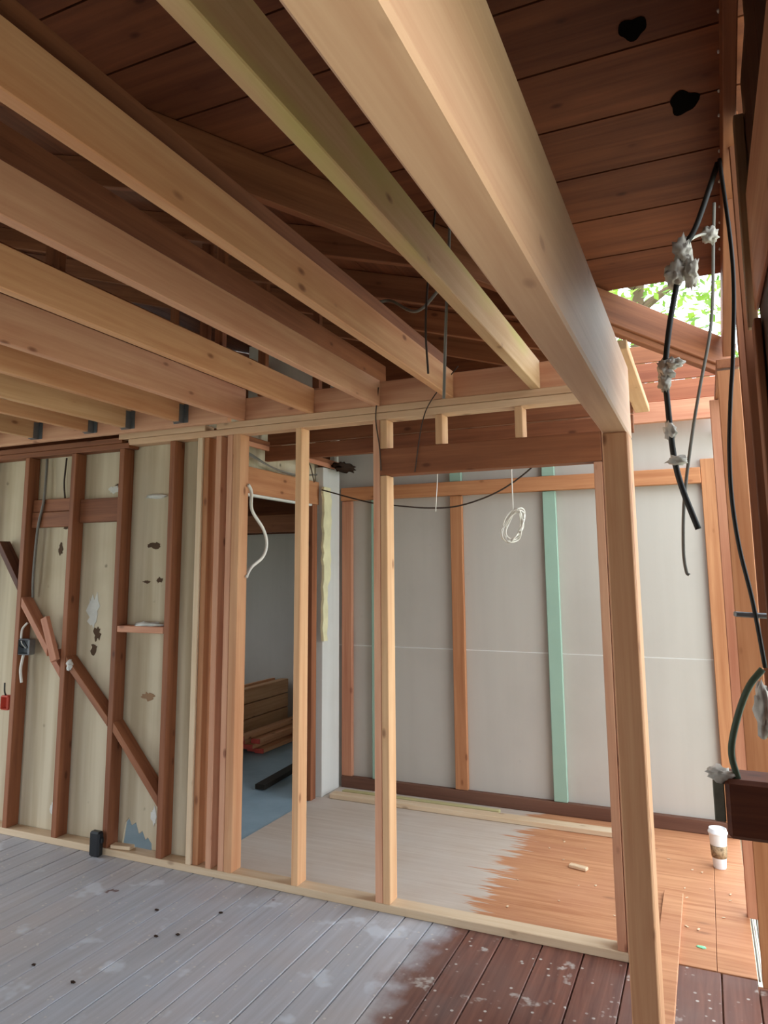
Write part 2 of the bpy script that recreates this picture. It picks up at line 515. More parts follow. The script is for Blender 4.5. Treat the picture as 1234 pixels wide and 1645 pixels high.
# dark burnt or rotten knot holes in two roof boards
def roof_patch(px, py, rx, ry, seed):
    n = 28
    pts = []
    for i in range(n):
        a = 2 * math.pi * i / n; k = 1 + .13 * math.sin(3 * a + seed) + .07 * math.sin(5 * a + 2 * seed)
        X = px + rx * k * math.cos(a); Y = py + ry * k * math.sin(a)
        pts.append((X, Y, zr(Y) - .0015))
    link('knot_hole', prism('k', pts, (0, 0, -.0015), HOLE), HOLE, ce)
roof_patch(-.10, 2.19, .042, .035, 3)
roof_patch(.035, 2.50, .045, .045, 8)

def rafter(a, b, w, d, mat, label, **kw):
    o = bar('rafter', a, b, w, d, mat)
    return tag(o, label, 'rafter', **kw)
def vr(y, drop): return (y - 3.79, y, zr(y) - drop)
o = bar('valley_rafter', vr(-1.0, .095), vr(3.98, .095), .042, .184, OLD)
tag(o, 'old diagonal valley rafter running down under the roof boards to the sky gap', 'rafter')
d_ = Vector((1, -1, 0)).normalized() * .032
tag(bar('valley_lit_face', Vector(vr(3.33, .085)) + d_, Vector(vr(3.93, .085)) + d_, .02, .15, OLD), 'board added on the valley rafter in place of its sky-lit face', 'board')  # added board standing in for the sky-lit face of the valley rafter
tag(bar('rafter', (.165, -1.2, zr(-1.2) - .075), (.165, 3.86, zr(3.86) - .075), .04, .14, OLD), 'red-brown roof rafter at the edge of the boards over the right wall', 'rafter')
tag(bar('rafter', (-.62, -1.2, zr(-1.2) - .075), (-.62, 3.15, zr(3.15) - .075), .04, .14, OLDD), 'old roof rafter just above the thick new beam', 'rafter')
for i, y in enumerate((2.35, 2.95, 3.55, 4.15, 4.75)):
    x1 = y - 3.83 if y < 3.9 else -.62
    tag(bar('jack_rafter', (-5.8, y, zl(-5.8) - .075), (x1, y, zl(x1) - .075), .04, .14, OLDD),
        'old jack rafter in the shadowed attic beside the valley rafter', 'rafter', 'jack rafters in the attic')

# ------------------------------------------------------------------ ceiling joists, beam, post
Z0, Z1 = 2.466, 2.606
joists = [
    (-.664, .046, 3.385, GREENF, 'new ceiling joist with greenish stained side, next to the thick beam', 0, .14),
    (-1.098, .038, 3.385, FIR, 'new ceiling joist sistered beside an old red-brown joist, with brown knots', 0, .14),
    (-1.504, .038, 3.385, FIRP, 'pinkish new ceiling joist ending over the king stud beside the doorway', 0, .14),
    (-1.900, .038, 3.385, FIR, 'new ceiling joist ending above the single open stud', 0, .14),
    (-2.350, .040, 3.385, FIRP, 'deep new ceiling joist ending beside the notch in the plate', 0, .184),
    (-2.700, .038, 3.268, FIR, 'new ceiling joist in the steel hanger next to the deep joist', 1, .14),
    (-3.100, .038, 3.268, FIRY, 'new ceiling joist in the steel hanger above the fourth old stud gap', 1, .14),
    (-3.400, .038, 3.268, FIR, 'new ceiling joist in a steel hanger over the old wall blocking', 1, .14),
    (-3.870, .038, 3.268, FIRY, 'new ceiling joist in a steel hanger over the electrical box bay', 1, .14),
    (-4.280, .038, 3.268, FIR, 'new ceiling joist in a steel hanger at the old wall far end', 1, .14),
    (-4.690, .038, 3.268, FIR, 'new ceiling joist beyond the end of the old stud wall', 0, .14),
]
for xr, w, ye, m, lab, hang, h in joists:
    o = tag(box('ceiling_joist', xr - w, xr, -2.5, ye, Z0, Z0 + h, m), lab, 'joist', 'new ceiling joists')
    if hang:
        bm = bmesh.new()
        for bx, sx, bz, sz in ((xr - w - .0025, .003, Z0 + .05, .105), (xr + .0025, .003, Z0 + .05, .105), (xr - w / 2, w + .008, Z0 - .002, .003)):
            r = bmesh.ops.create_cube(bm, size=1)
            bmesh.ops.scale(bm, vec=(sx, .042, sz), verts=r['verts'])
            bmesh.ops.translate(bm, vec=(bx, ye - .022, bz), verts=r['verts'])
        for s in (-1, 1):
            r = bmesh.ops.create_cube(bm, size=1)
            bmesh.ops.scale(bm, vec=(.03, .003, .11), verts=r['verts'])
            bmesh.ops.translate(bm, vec=(xr - w / 2 + s * (w / 2 + .018), ye - .0015, Z0 + .052), verts=r['verts'])
        h_ = link('joist_hanger', bm, GALV, o)
        h_['label'] = 'grey galvanised steel joist hanger'
tag(box('loose_batten', -.300, -.224, 2.9, 4.15, 2.466, 2.504, FIRY), 'short pale flat joist sticking out past the beam end under the sky gap', 'joist')

tag(box('ceiling_beam', -.314, -.225, -2.5, 2.885, 2.100, 2.386, BEAMM, None, .006), 'thick new solid timber beam resting on the free-standing post', 'beam')
po = tag(empty('support_post', (-.27, 2.79, 0)), 'tall solid timber post carrying the thick beam', 'post')
box('post_front_slab', -.313, -.226, 2.70, 2.728, 0, 2.10, POSTM, po, .004)  # slab split off the post, added so its front could be shaded separately
box('post_body', -.313, -.225, 2.729, 2.885, 0, 2.10, FIR, po, .004)
tag(box('ledger_board', -4.9, -2.392, 3.27, 3.308, 2.446, 2.64, FIRP), 'pinkish ledger board that the hanger joists butt into', 'ledger')
tag(box('rim_board', -2.39, -.30, 3.387, 3.425, 2.466, 2.60, FIRP), 'rim board standing on the plate across the joist ends', 'rim board')

# old joists in the attic
tag(box('old_joist', -1.182, -1.142, -1.5, 3.38, 2.55, 2.700, OLD), 'red-brown old joist showing above the knotty new joist', 'joist')
tag(box('old_joist', -1.95, -1.91, -1.5, 4.4, 2.86, 3.00, OLDD), 'old collar joist high in the attic between new joists', 'joist')
tag(box('old_joist', -2.75, -2.71, -1.0, 4.4, 2.90, 3.04, OLDD), 'old collar joist above the deep new joist', 'joist')
for i, (xx, w, y) in enumerate(((-2.84, .10, 2.371), (-2.37, .05, 2.971), (-2.27, .05, 2.971), (-3.09, .045, 3.571), (-2.4, .055, 3.571), (-2.02, .045, 3.571))):
    tag(box('attic_strut', xx, xx + w, y, y + .04, 2.66, zl(xx + w) - .005, OLD), 'old vertical attic strut in shadow behind the new joists', 'strut', 'attic struts')
tag(box('wallboard_remnant', -2.9, -2.35, 4.2, 4.215, 2.62, 3.22, WHITEW), 'pale wallboard panel left in the dark attic behind the joists', 'panel')

# ------------------------------------------------------------------ new stud wall
tag(box('bottom_plate', -4.9, -.385, W, WB, 0, T, FIRW), 'long pale new bottom plate across the floor under the studs', 'plate')
tag(box('top_plate', -3.21, -.30, W, WB, 2.390, 2.427, TOPW), 'pale lower board of the doubled top plate over the new studs', 'plate')
tag(box('top_plate', -3.29, -2.625, W, WB, 2.429, 2.466, TOPW), 'pale upper top plate board on the old wall side of the notch', 'plate')
tag(box('top_plate', -2.545, -.30, W, WB, 2.429, 2.466, TOPW), 'pale upper top plate board from the notch to the beam', 'plate')
def stud(xa, xb, m, lab, z0=T, z1=2.390, y0=W, y1=WB, name='stud', grp=None):
    return tag(box(name, xa, xb, y0, y1, z0, z1, m), lab, 'stud', grp)
stud(-2.675, -2.640, FIRW, 'pale new stud beside the last old stud')
stud(-2.638, -2.600, OLDO, 'orange piece standing in for the side of the pale stud', y0=W + .012, y1=WB + .02)  # added piece, stands in for the right side face of the pale stud
stud(-2.542, -2.506, FIRP, 'narrow new stud between the orange side piece and the doubled stud')
stud(-2.462, -2.425, FIRP, 'left half of the doubled pink-grey stud at the opening')
stud(-2.423, -2.372, FIR, 'right half of the doubled stud, with bright side towards the opening')  # yellower fir on this half stands in for light on its side
stud(-2.008, -1.970, FIRY, 'single yellow stud standing alone in the opening')
stud(-1.540, -1.502, FIRP, 'king stud beside the doorway, running up to the top plate', name='king_stud')
stud(-1.500, -1.462, FIRY, 'jack stud under the header at the doorway edge', z1=2.095, name='jack_stud')  # yellow fir chosen to put the light on its right side into the colour
stud(-.434, -.396, FIRP, 'jack stud at the doorway edge beside the support post', z1=2.095, name='jack_stud')
stud(-.394, -.356, FIRP, 'king stud hidden behind the support post', z0=0, name='king_stud')
tag(box('door_header', -1.500, -.396, W, WB, 2.097, 2.235, wood('brown_header', (158, 100, 66), (120, 70, 44), .8)), 'brown header beam over the new doorway', 'header')
for i, (xc, lab) in enumerate(((-1.499, 'short cripple stud above the header against the king stud'), (-1.195, 'short cripple stud above the middle of the header'), (-.790, 'short cripple stud above the header near the beam'))):
    tag(box('cripple_stud', xc, xc + T, W, WB, 2.236, 2.389, FIRY, axis=2), lab, 'stud')

# ------------------------------------------------------------------ old stud wall on the left
tag(box('old_top_plate', -4.9, -3.20, W - .002, WB, 2.372, 2.405, OLD), 'old dark red lower top plate over the old studs', 'plate')
tag(box('old_top_plate', -4.9, -3.262, W + .002, WB, 2.407, 2.443, OLDD), 'old dark red upper top plate under the ledger', 'plate')
olds = [(-4.50, 'old red-brown stud at the far end of the old wall'),
        (-4.100, 'old red-brown stud carrying the metal electrical box'),
        (-3.680, 'old red-brown stud crossed by the broken brace'),
        (-3.275, 'old dark stud rising behind the small black device'),
        (-2.880, 'last old red-brown stud before the new pale studs')]
for xa, lab in olds:
    stud(xa, xa + .04, OLD, lab, z1=2.371 if xa < -3.2 else 2.389, name='old_stud', grp='old studs')
tag(box('wall_blocking', -4.058, -3.682, W + .045, WB, 1.905, 2.005, OLD, axis=0), 'lower half of old blocking in the bay above the electrical box', 'blocking')
tag(box('wall_blocking', -4.058, -3.682, W + .050, WB, 2.008, 2.09, OLD, axis=0), 'upper half of old blocking in the bay above the electrical box', 'blocking')
tag(box('wall_blocking', -3.638, -3.277, W + .05, WB, 1.925, 2.075, OLD, axis=0), 'old wide blocking between the brace stud and the dark stud', 'blocking')
tag(box('wall_blocking', -3.233, -2.882, W + .0, WB, 1.255, 1.293, OLDP, axis=0), 'flat fire block like a little shelf with plaster crumbs', 'blocking')
tag(blob('plaster_debris', (-3.03, W + .045, 1.300), (.10, .035, .016), GYP, 3, .6), 'pale plaster crumbs on the flat fire block', 'debris')
tag(blob('plaster_debris', (-3.05, WB + .0, 2.07), (.075, .012, .014), GYP, 5, .6), 'white plaster ridge on the beige board', 'debris')
def brace(a, b, m, lab, w=.085):
    """2x4 brace piece on its flat, ends cut plumb against the studs"""
    ang = math.atan2(b[1] - a[1], b[0] - a[0])
    h = .040 / math.cos(ang) / 2
    cx, cz = (a[0] + b[0]) / 2, (a[1] + b[1]) / 2
    M = Matrix.Translation((cx, W + .002, cz)) @ Matrix.Rotation(-ang, 4, 'Y')
    P = [(a[0], a[1] - h), (b[0], b[1] - h), (b[0], b[1] + h), (a[0], a[1] + h)]
    inv = M.inverted()
    bm = prism('b', [inv @ Vector((p[0], W + .002, p[1])) for p in P], (0, w, 0), m)
    bmesh.ops.bevel(bm, geom=list(bm.edges), offset=.002, segments=1, affect='EDGES')
    tag(link('diagonal_brace', bm, m, None, M), lab, 'brace')
brace((-4.30, 1.79), (-4.102, 1.53), DARKB, 'dark upper brace piece ending at the electrical box stud')
brace((-4.058, 1.425), (-3.80, 1.12), OLDP, 'tan broken brace piece beside the electrical box')
brace((-3.775, 1.10), (-3.682, .995), OLDP, 'short splintered brace piece against the third old stud')
brace((-3.638, 1.07), (-3.277, .735), OLD, 'middle brace piece between two old studs')
brace((-3.233, .71), (-2.882, .335), OLD, 'lower brace piece leaning down to the last old stud')
tag(bar('wood_scrap', (-3.81, W - .02, 1.33), (-3.70, W - .02, 1.07), .03, .055, OLDP), 'pinkish broken wood scrap wedged above the brace', 'scrap')
tag(blob('splinters', (-3.60, W + .0, 1.045), (.02, .015, .03), GYP, 8, .8), 'pale splinters on the end of the middle brace', 'debris')

# torn holes and scars in the old board
SCARB = plain('torn_dark_paper', (84, 64, 48), .95)
def scar(x, z, rx, rz, m, lab, seed, name='wall_scar'):
    rnd = random.Random(seed); n = 18
    pts = [(x + rx * math.cos(2 * math.pi * i / n) * rnd.uniform(.5, 1.2), WB + .0035, z + rz * math.sin(2 * math.pi * i / n) * rnd.uniform(.5, 1.2)) for i in range(n)]
    o = link(name, prism('s', pts, (0, -.0025, 0), m), m, wl)
for x, z, rx, rz, m, sd in ((-3.52, 1.37, .055, .13, GYP, 1), (-3.48, 1.23, .03, .05, SCARB, 2), (-3.05, 1.77, .06, .022, SCARB, 3), (-3.39, 2.13, .05, .03, GYP, 4),
                            (-3.35, 2.16, .045, .012, SCARB, 5), (-3.83, 1.76, .02, .045, SCARB, 6), (-3.05, .88, .055, .028, plain('torn_brown_paper', (150, 118, 90), .9), 7),
                            (-3.73, 1.95, .02, .02, SCARB, 8), (-3.79, 1.9, .03, .012, SCARB, 9), (-3.0, 1.56, .025, .018, SCARB, 10), (-3.10, 1.55, .03, .01, SCARB, 11),
                            (-4.17, 1.47, .02, .03, SCARB, 12), (-3.5, 1.14, .028, .04, SCARB, 13), (-3.78, .16, .02, .04, GYP, 14), (-2.98, .22, .02, .05, GYP, 15)):
    scar(x, z, rx, rz, m, '', sd)

# ------------------------------------------------------------------ electrical bits on the old wall
eb = empty('electrical_box', (-4.05, W - .0, 1.09))
tag(eb, 'dusty metal electrical box screwed to the second old stud', 'electrical box')
bm = boxbm(.10, .055, .10, .006)
for f in list(bm.faces):
    if f.normal.y < -.9 and f.calc_area() > .004:
        r = bmesh.ops.inset_region(bm, faces=[f], thickness=.006)
        bmesh.ops.translate(bm, vec=(0, .04, 0), verts=f.verts)
link('box_body', bm, GALV, eb, Matrix.Translation((-4.005, W + .022, 1.14)))
for i in range(3):
    tube('wire_stub', [(-4.03 + i * .02, W + .02, 1.13), (-4.035 + i * .025, W - .01, 1.15 + .01 * i), (-4.03 + i * .02, W - .018, 1.18)], .003, WHITEC if i % 2 else BLACKC, eb)
tag(tube('cable', [(-3.955, W + .05, 2.36), (-3.95, W + .04, 2.10), (-3.985, W + .035, 1.9), (-4.0, W + .035, 1.6), (-4.01, W + .05, 1.45)], .009, GREYC), 'grey cable hanging in the bay above the electrical box', 'cable')
tag(tube('cable', [(-4.02, W + .03, 1.29), (-4.045, W + .015, 1.25), (-4.045, W + .01, 1.19)], .007, WHITEC), 'short white cable entering the top of the electrical box', 'cable')
tag(tube('cable', [(-4.015, W + .01, 1.09), (-4.02, W + .0, 1.0), (-4.0, W - .004, .92)], .009, WHITEC), 'white cable hanging below the electrical box', 'cable')
tag(tube('cable', [(-3.80, W + .07, 2.36), (-3.81, W + .07, 2.2), (-3.795, W + .07, 2.09)], .006, DKWIRE), 'thin brown wire on the beige board above the blocking', 'cable')
rb = empty('outlet_box', (-4.16, W, .80)); tag(rb, 'red plastic outlet box on the old wall below the metal box', 'outlet box')
bm = boxbm(.07, .05, .09, .008)
for f in list(bm.faces):
    if f.normal.y < -.9 and f.calc_area() > .003:
        bmesh.ops.inset_region(bm, faces=[f], thickness=.006)
        bmesh.ops.translate(bm, vec=(0, .035, 0), verts=f.verts)
link('box_body', bm, plain('red_plastic', (196, 84, 66), .5), rb, Matrix.Translation((-4.15, W + .02, .785)))
tube('wire_stub', [(-4.16, W + .02, .82), (-4.14, W - .01, .86), (-4.15, W - .005, .91)], .005, BLACKC, rb)

dv = empty('black_device', (-3.29, 3.345, 0)); tag(dv, 'small black device with round lens standing against the bottom plate', 'device')
link('device_body', boxbm(.075, .045, .135, .01), BLACKP, dv, Matrix.Translation((-3.288, 3.342, .0685)))
lathe('lens_ring', [(.024, 0), (.024, .006), (.016, .006), (.014, .003)], plain('dark_grey_ring', (60, 62, 66), .3), (0, 0, 0), dv, 20).matrix_world = Matrix.Translation((-3.288, 3.319, .105)) @ Matrix.Rotation(math.pi / 2, 4, 'X')
link('side_knob', boxbm(.012, .02, .03, .004), BLACKP, dv, Matrix.Translation((-3.245, 3.342, .09)))
tag(link('wood_shim', boxbm(.13, .05, .02, .003), FIRW, None, Matrix.Translation((-3.155, 3.41, .049)) @ Matrix.Rotation(.15, 4, 'Z')), 'pale wood shim on the plate beside the black device', 'shim')

# ------------------------------------------------------------------ alcove: back wall framing
def bstud(xa, xb, m, lab, z1=2.16):
    return tag(box('back_stud', xa, xb, BK - .040, BK - .001, .087, z1, m), lab, 'stud')
bstud(-2.60, -2.515, OLDP, 'reddish flat stud in the alcove corner')
bstud(-2.345, -2.262, MINT, 'mint green stud half hidden behind the king stud')
bstud(-1.700, -1.610, OLDO, 'orange flat stud in the middle of the grey back wall')
bstud(-1.015, -.925, MINT, 'mint green painted flat stud on the grey back wall')
bstud(.012, .10, OLDO, 'orange-brown stud at the right end of the grey back wall', 2.32)
tag(box('wall_blocking', -2.60, .010, BK - .062, BK - .001, 2.163, 2.265, OLDO), 'long orange-brown horizontal blocking across the grey back wall', 'blocking')
for xa in (-1.70, -1.015):
    tag(box('back_stud', xa, xa + .088, BK - .04, BK - .001, 2.267, 2.58, MINT), 'short mint green stud stub over the blocking in line with the %s stud' % ('orange' if xa < -1.5 else 'mint green'), 'stud')
tag(box('base_plate', -2.60, .10, BK - .045, BK - .001, .005, .085, BASEB), 'dark brown base plate along the foot of the grey wall', 'plate')
tag(box('floor_plate', -2.55, -.46, 4.80, 4.889, .005, .036, FIRW), 'pale new plate lying on the plywood before the back wall', 'plate')
tag(box('floor_strip', -2.50, -1.34, 4.90, 4.945, .005, .040, wood('greenish_strip', (196, 190, 146), (170, 158, 110), .4)), 'short greenish wood strip behind the pale floor plate', 'strip')

# red boards above the back wall, daylit from the roof gap
tag(box('eave_board', -.75, -.02, 5.01, 5.03, 2.982, 3.10, OLDD), 'short brown board above the red weathered boards', 'board')
tag(box('eave_board', -.75, .14, 5.00, 5.02, 2.845, 2.975, REDB), 'upper red weathered board under the sky gap', 'board')
tag(box('eave_board', -.75, .14, 4.99, 5.01, 2.705, 2.838, REDB), 'middle red weathered board under the sky gap', 'board')
tag(box('eave_board', -.75, .14, 4.97, 5.01, 2.565, 2.70, OLDP), 'lowest tan board under the red weathered boards', 'board')
# old beams across the alcove
tag(box('old_joist', -2.62, -.30, 4.0, 4.04, 2.335, 2.43, OLD), 'lower old red joist across the alcove behind the cripple studs', 'joist')
tag(box('old_joist', -2.62, -.30, 4.03, 4.07, 2.445, 2.56, OLD), 'upper old red joist across the alcove behind the cripple studs', 'joist')

# alcove left side: doorway into the dark room
tag(box('side_header', -2.69, -2.65, WB + .03, 4.86, 2.112, 2.285, OLDO), 'orange header over the dark side doorway', 'header')
tag(box('side_top_plate', -2.69, -2.60, WB + .03, 5.08, 2.432, 2.468, OLD), 'old rough top plate above the side doorway', 'plate')
tag(box('header_strip', -2.688, -2.652, WB + .05, 4.74, 2.095, 2.111, GYP), 'ragged white plaster edge under the orange header', 'strip')
tag(box('wallboard_remnant', -2.705, -2.69, WB + .03, 4.86, 2.27, 2.60, BEIGE), 'beige board strip above the orange header', 'panel')
tag(box('door_stud', -2.69, -2.645, 4.70, 4.77, .0, 2.11, OLD), 'old brown stud at the far jamb of the side doorway', 'stud')
wsd = tag(box('wall_alcove_left', -2.68, -2.612, 4.80, 5.07, 0.005, 2.40, WHITEW, None, .002), kind='structure')
bm = bmesh.new()
rnd = random.Random(6)
L, Rr = [], []
for i in range(24):
    z = 1.10 + i * (2.245 - 1.10) / 23
    L.append((0, 4.775 + rnd.uniform(-.012, .012), z)); Rr.append((0, 4.89 + rnd.uniform(-.016, .012) - (.05 if i < 9 else 0), z))
poly = [(-2.611, p[1], p[2]) for p in L] + [(-2.611, p[1], p[2]) for p in Rr[::-1]]
tag(link('torn_plaster_edge', prism('t', poly, (.02, 0, 0), None), plain('cream_plaster', (226, 218, 178), .9, .1, .35, 9.)), 'ragged cream plaster edge hanging at the alcove corner', 'plaster')
tag(blob('debris_clump', (-2.52, 4.97, 2.415), (.07, .12, .035), DIRT, 9, .7, 2.6), 'dark dirty debris clump on the end of the rough plate', 'debris')
tag(blob('debris_clump', (-2.56, 4.60, 2.478), (.04, .05, .02), GYP, 12, .8, 3.), 'pale crumbs on the rough plate by the corner', 'debris')
tag(box('rough_board', -2.60, -2.585, 3.6, 4.95, 2.40, 2.432, OLDP), 'thin rough lath under the side top plate', 'lath')

# lumber in the dark room
random.seed(12)
for i, (xa, z, y0, y1) in enumerate(((-3.90, .0, 5.75, 7.15), (-3.80, .0, 5.72, 7.12), (-4.0, .04, 5.70, 7.1), (-3.88, .04, 5.66, 7.1), (-3.95, .08, 5.64, 7.1), (-3.84, .08, 5.72, 7.12), (-3.93, .12, 5.60, 7.1))):
    o = tag(box('lumber_board', xa, xa + .088, y0, y1, z, z + .037, FIR), 'short board with red painted end in the low pile on the dark room floor', 'lumber', 'red-ended boards')
    e = box('painted_end', xa - .001, xa + .089, y0 - .003, y0 + .012, z - .0005, z + .038, REDP, o, .001)
    e['label'] = 'red painted end'
for i in range(6):
    z = .0 + (i // 2) * .15; xa = -4.5 + (i % 2) * .12
    tag(box('lumber_board', xa, xa + .038 + .05 * (i % 2), 4.6, 7.1, z, z + .14, FIRY if i % 2 else FIR), 'long stacked plank against the wall of the dark room', 'lumber', 'long stacked planks')
tag(bar('dark_plank', (-3.13, 4.79, .02), (-3.22, 5.9, .02), .085, .036, plain('black_stained_wood', (40, 36, 30), .7)), 'dark plank lying alone on the blue-grey floor', 'plank')
tag(box('old_joist', -5.8, -2.75, 6.4, 6.45, 2.02, 2.2, OLDD), 'old beam high up in the side room', 'joist')

# floor bits
tag(box('floor_plate', -.292, -.202, 2.92, 4.12, .005, .020, PLYM), 'loose board lying on the floor behind the support post', 'board')
tag(link('wood_scrap', boxbm(.10, .035, .018, .004), FIRW, None, Matrix.Translation((-.73, 4.25, .014)) @ Matrix.Rotation(-.25, 4, 'Z')), 'small pale wood offcut on the bare plywood', 'scrap')
tag(blob('paint_flake', (-.12, 3.62, .005), (.02, .012, .003), plain('mint_flake', (140, 216, 170), .7), 2, .5), 'small mint green flake on the plywood', 'flake')
random.seed(21)
for i in range(26):
    xx, yy = random.uniform(-1.0, .05), random.uniform(3.55, 4.7)
    tag(link('wood_chip', boxbm(random.uniform(.008, .02), random.uniform(.004, .01), .003, .001), FIRW, None, Matrix.Translation((xx, yy, .0065)) @ Matrix.Rotation(random.uniform(0, 3), 4, 'Z')), 'tiny pale wood chip scattered on the plywood', 'chip', 'chips on the plywood')
for xx, yy in ((-2.63, 2.36), (-2.33, 2.75), (-2.25, 2.8), (-2.5, 2.95), (-2.20, 3.05), (-2.38, 2.33)):
    tag(blob('debris_bit', (xx, yy, .005), (.011, .007, .004), DIRT, int(xx * 100), .6, sub=2), 'small dark debris bit on the painted floor', 'debris', 'dark bits on the floor')

# ------------------------------------------------------------------ paper cup
cup = empty('paper_cup', (-.031, 4.58, .003)); tag(cup, 'white paper coffee cup with lid and brown sleeve on the plywood', 'cup')
lathe('cup_body', [(.031, 0), (.032, .002), (.046, .178), (.047, .18)], plain('white_paper', (232, 234, 236), .55), (-.031, 4.58, .003), cup)
lathe('sleeve', [(.0372, .055), (.0385, .055), (.0430, .118), (.0415, .118)], plain('printed_sleeve', (176, 150, 118), .8, .1, 1., 55., c2=(92, 74, 58)), (-.031, 4.58, .003), cup)
lathe('lid', [(.049, .176), (.050, .180), (.050, .186), (.046, .188), (.044, .203), (.041, .204), (.039, .198), (.01, .197)], plain('white_lid', (238, 240, 242), .4), (-.031, 4.58, .003), cup)

# ------------------------------------------------------------------ right wall framing
def rstud(xa, xb, ya, yb, z0, z1, m, lab):
    tag(box('wall_stud', xa, xb, ya, yb, z0, z1, m, axis=2), lab, 'stud')
rstud(.074, .163, 4.0, 4.04, .0, 2.468, OLDP, 'pink-tan stud of the right wall between the corner stud and the orange stud')
rstud(.100, .189, 3.385, 3.425, .0, 2.46, OLDO, 'bright orange stud of the right wall with its foot by the floor gap')
rstud(.158, .20, 2.80, 2.84, .0, 3.08, OLDD, 'red-brown stud of the right wall behind the metal plate')
rstud(.164, .20, 2.56, 2.575, .0, 3.15, OLDD, 'thin red-brown batten on the dark right wall')
tag(box('corner_board', .180, .20, 2.36, 2.458, .0, 2.35, OLDD, axis=2), 'red-brown corner board at the end of the dark return panel', 'board')
tag(box('wall_header', .192, .204, 1.5, 2.45, 2.40, 2.78, wood('pink_header', (214, 160, 126), (186, 126, 96), .4)), 'pink-tan header board high on the right wall', 'header')
tag(bar('corner_lath', (.188, 2.50, 2.36), (.188, 2.42, 3.04), .03, .05, wood('grey_tan_board', (150, 118, 88), (122, 92, 66), .4), up=(0, 1, 0)), 'grey-tan lath leaning beside the pink-tan header board', 'lath')
tag(box('wall_top_plate', .10, .19, 3.38, 5.1, 2.47, 2.51, OLD), 'red-brown plate on top of the right wall studs', 'plate')
ob = bar('fixing_plate', (.075, 2.6, 1.463), (.175, 2.62, 1.457), .03, .016, GALV)
tag(ob, 'grey metal strap sticking out across the right wall studs', 'strap')

# block with torn box
tag(box('wood_block', .012, .20, 2.55, 2.70, .795, .968, wood('rusty_block', (118, 66, 42), (84, 44, 30), .6), None, .012, axis=0), 'rusty brown wood block jutting from the right wall above the cup', 'block')
tag(blob('torn_insulation', (.0, 2.58, .975), (.036, .03, .022), FLUFF, 4, .7), 'torn whitish insulation on the corner of the wood block', 'insulation')
tag(box('metal_clip', -.022, .01, 2.56, 2.60, .84, .955, plain('dirty_metal', (110, 106, 92), .6, .3, .6, 30.), axis=2), 'dirty metal clip on the end of the wood block', 'clip')
tag(tube('cable', [(.14, 2.56, 1.30), (.102, 2.55, 1.253), (.072, 2.55, 1.187), (.045, 2.55, 1.10), (.037, 2.56, 1.037), (.05, 2.58, .966)], .010, GREENC), 'green-grey cable curving down to the wood block', 'cable')
tag(blob('torn_insulation', (.128, 2.49, 1.19), (.022, .03, .075), FLUFF, 14, .6), 'hanging torn whitish strip beside the green-grey cable', 'insulation')

random.seed(33)
for i in range(9):
    y = 2.2 + i * .13 + random.uniform(-.03, .03)
    tag(blob('lint_tuft', (.143, y, zr(y) - .012), (.004, .008, .005), GYP, 40 + i, .5, sub=2), 'tiny white lint tuft stapled along the right rafter edge', 'lint', 'lint along the rafter')

# hanging cables by the roof gap
cab = tag(tube('cable', [(.135, 2.72, 3.06), (.052, 2.7, 2.834), (.006, 2.7, 2.749), (-.035, 2.7, 2.591), (-.064, 2.7, 2.455), (-.087, 2.7, 2.297), (-.085, 2.7, 2.206), (-.08, 2.7, 2.071), (-.072, 2.7, 1.97), (-.052, 2.7, 1.871), (-.013, 2.7, 1.741)], .0105, BLACKC), 'thick black cable with torn white wrapping hanging from the rafter', 'cable')
for i, (p, s) in enumerate((((.0, 2.7, 2.74), (.030, .025, .055)), ((-.03, 2.7, 2.66), (.034, .025, .045)), ((.02, 2.69, 2.66), (.022, .02, .055)), ((-.085, 2.7, 2.31), (.026, .02, .045)), ((-.055, 2.7, 2.33), (.03, .02, .02)), ((-.09, 2.69, 2.26), (.018, .018, .03)), ((-.082, 2.7, 2.09), (.019, .018, .03)), ((-.065, 2.69, 1.98), (.03, .018, .016)))):
    b = blob('torn_wrapping', p, s, FLUFF, 20 + i, .8, 2.8, cab)
    b['label'] = 'torn white wrapping'
cab2 = tag(tube('cable', [(.115, 2.76, 2.93), (.101, 2.75, 2.763), (.086, 2.75, 2.565), (.067, 2.75, 2.429), (.025, 2.75, 2.251), (-.013, 2.75, 2.074), (-.051, 2.75, 1.854), (-.065, 2.75, 1.68), (-.061, 2.75, 1.60), (-.052, 2.75, 1.585)], .006, GREYC), 'thinner grey cable hanging beside the thick black cable', 'cable')
b = blob('torn_wrapping', (.092, 2.74, 2.80), (.025, .02, .03), FLUFF, 31, .8, 2.8, cab2); b['label'] = 'torn white wrapping'
tag(tube('cable', [(.10, 2.74, 2.80), (.06, 2.72, 2.80), (.015, 2.70, 2.775)], .005, WHITEC), 'short white wire bridging the two hanging cables', 'cable')
tag(tube('cable', [(.136, 2.62, 3.02), (.150, 2.6, 2.63), (.131, 2.6, 2.331), (.112, 2.6, 2.163), (.097, 2.6, 1.997), (.093, 2.6, 1.833), (.104, 2.6, 1.672), (.13, 2.6, 1.50), (.150, 2.6, 1.3)], .007, BLACKC), 'black cable running down the right wall studs', 'cable')

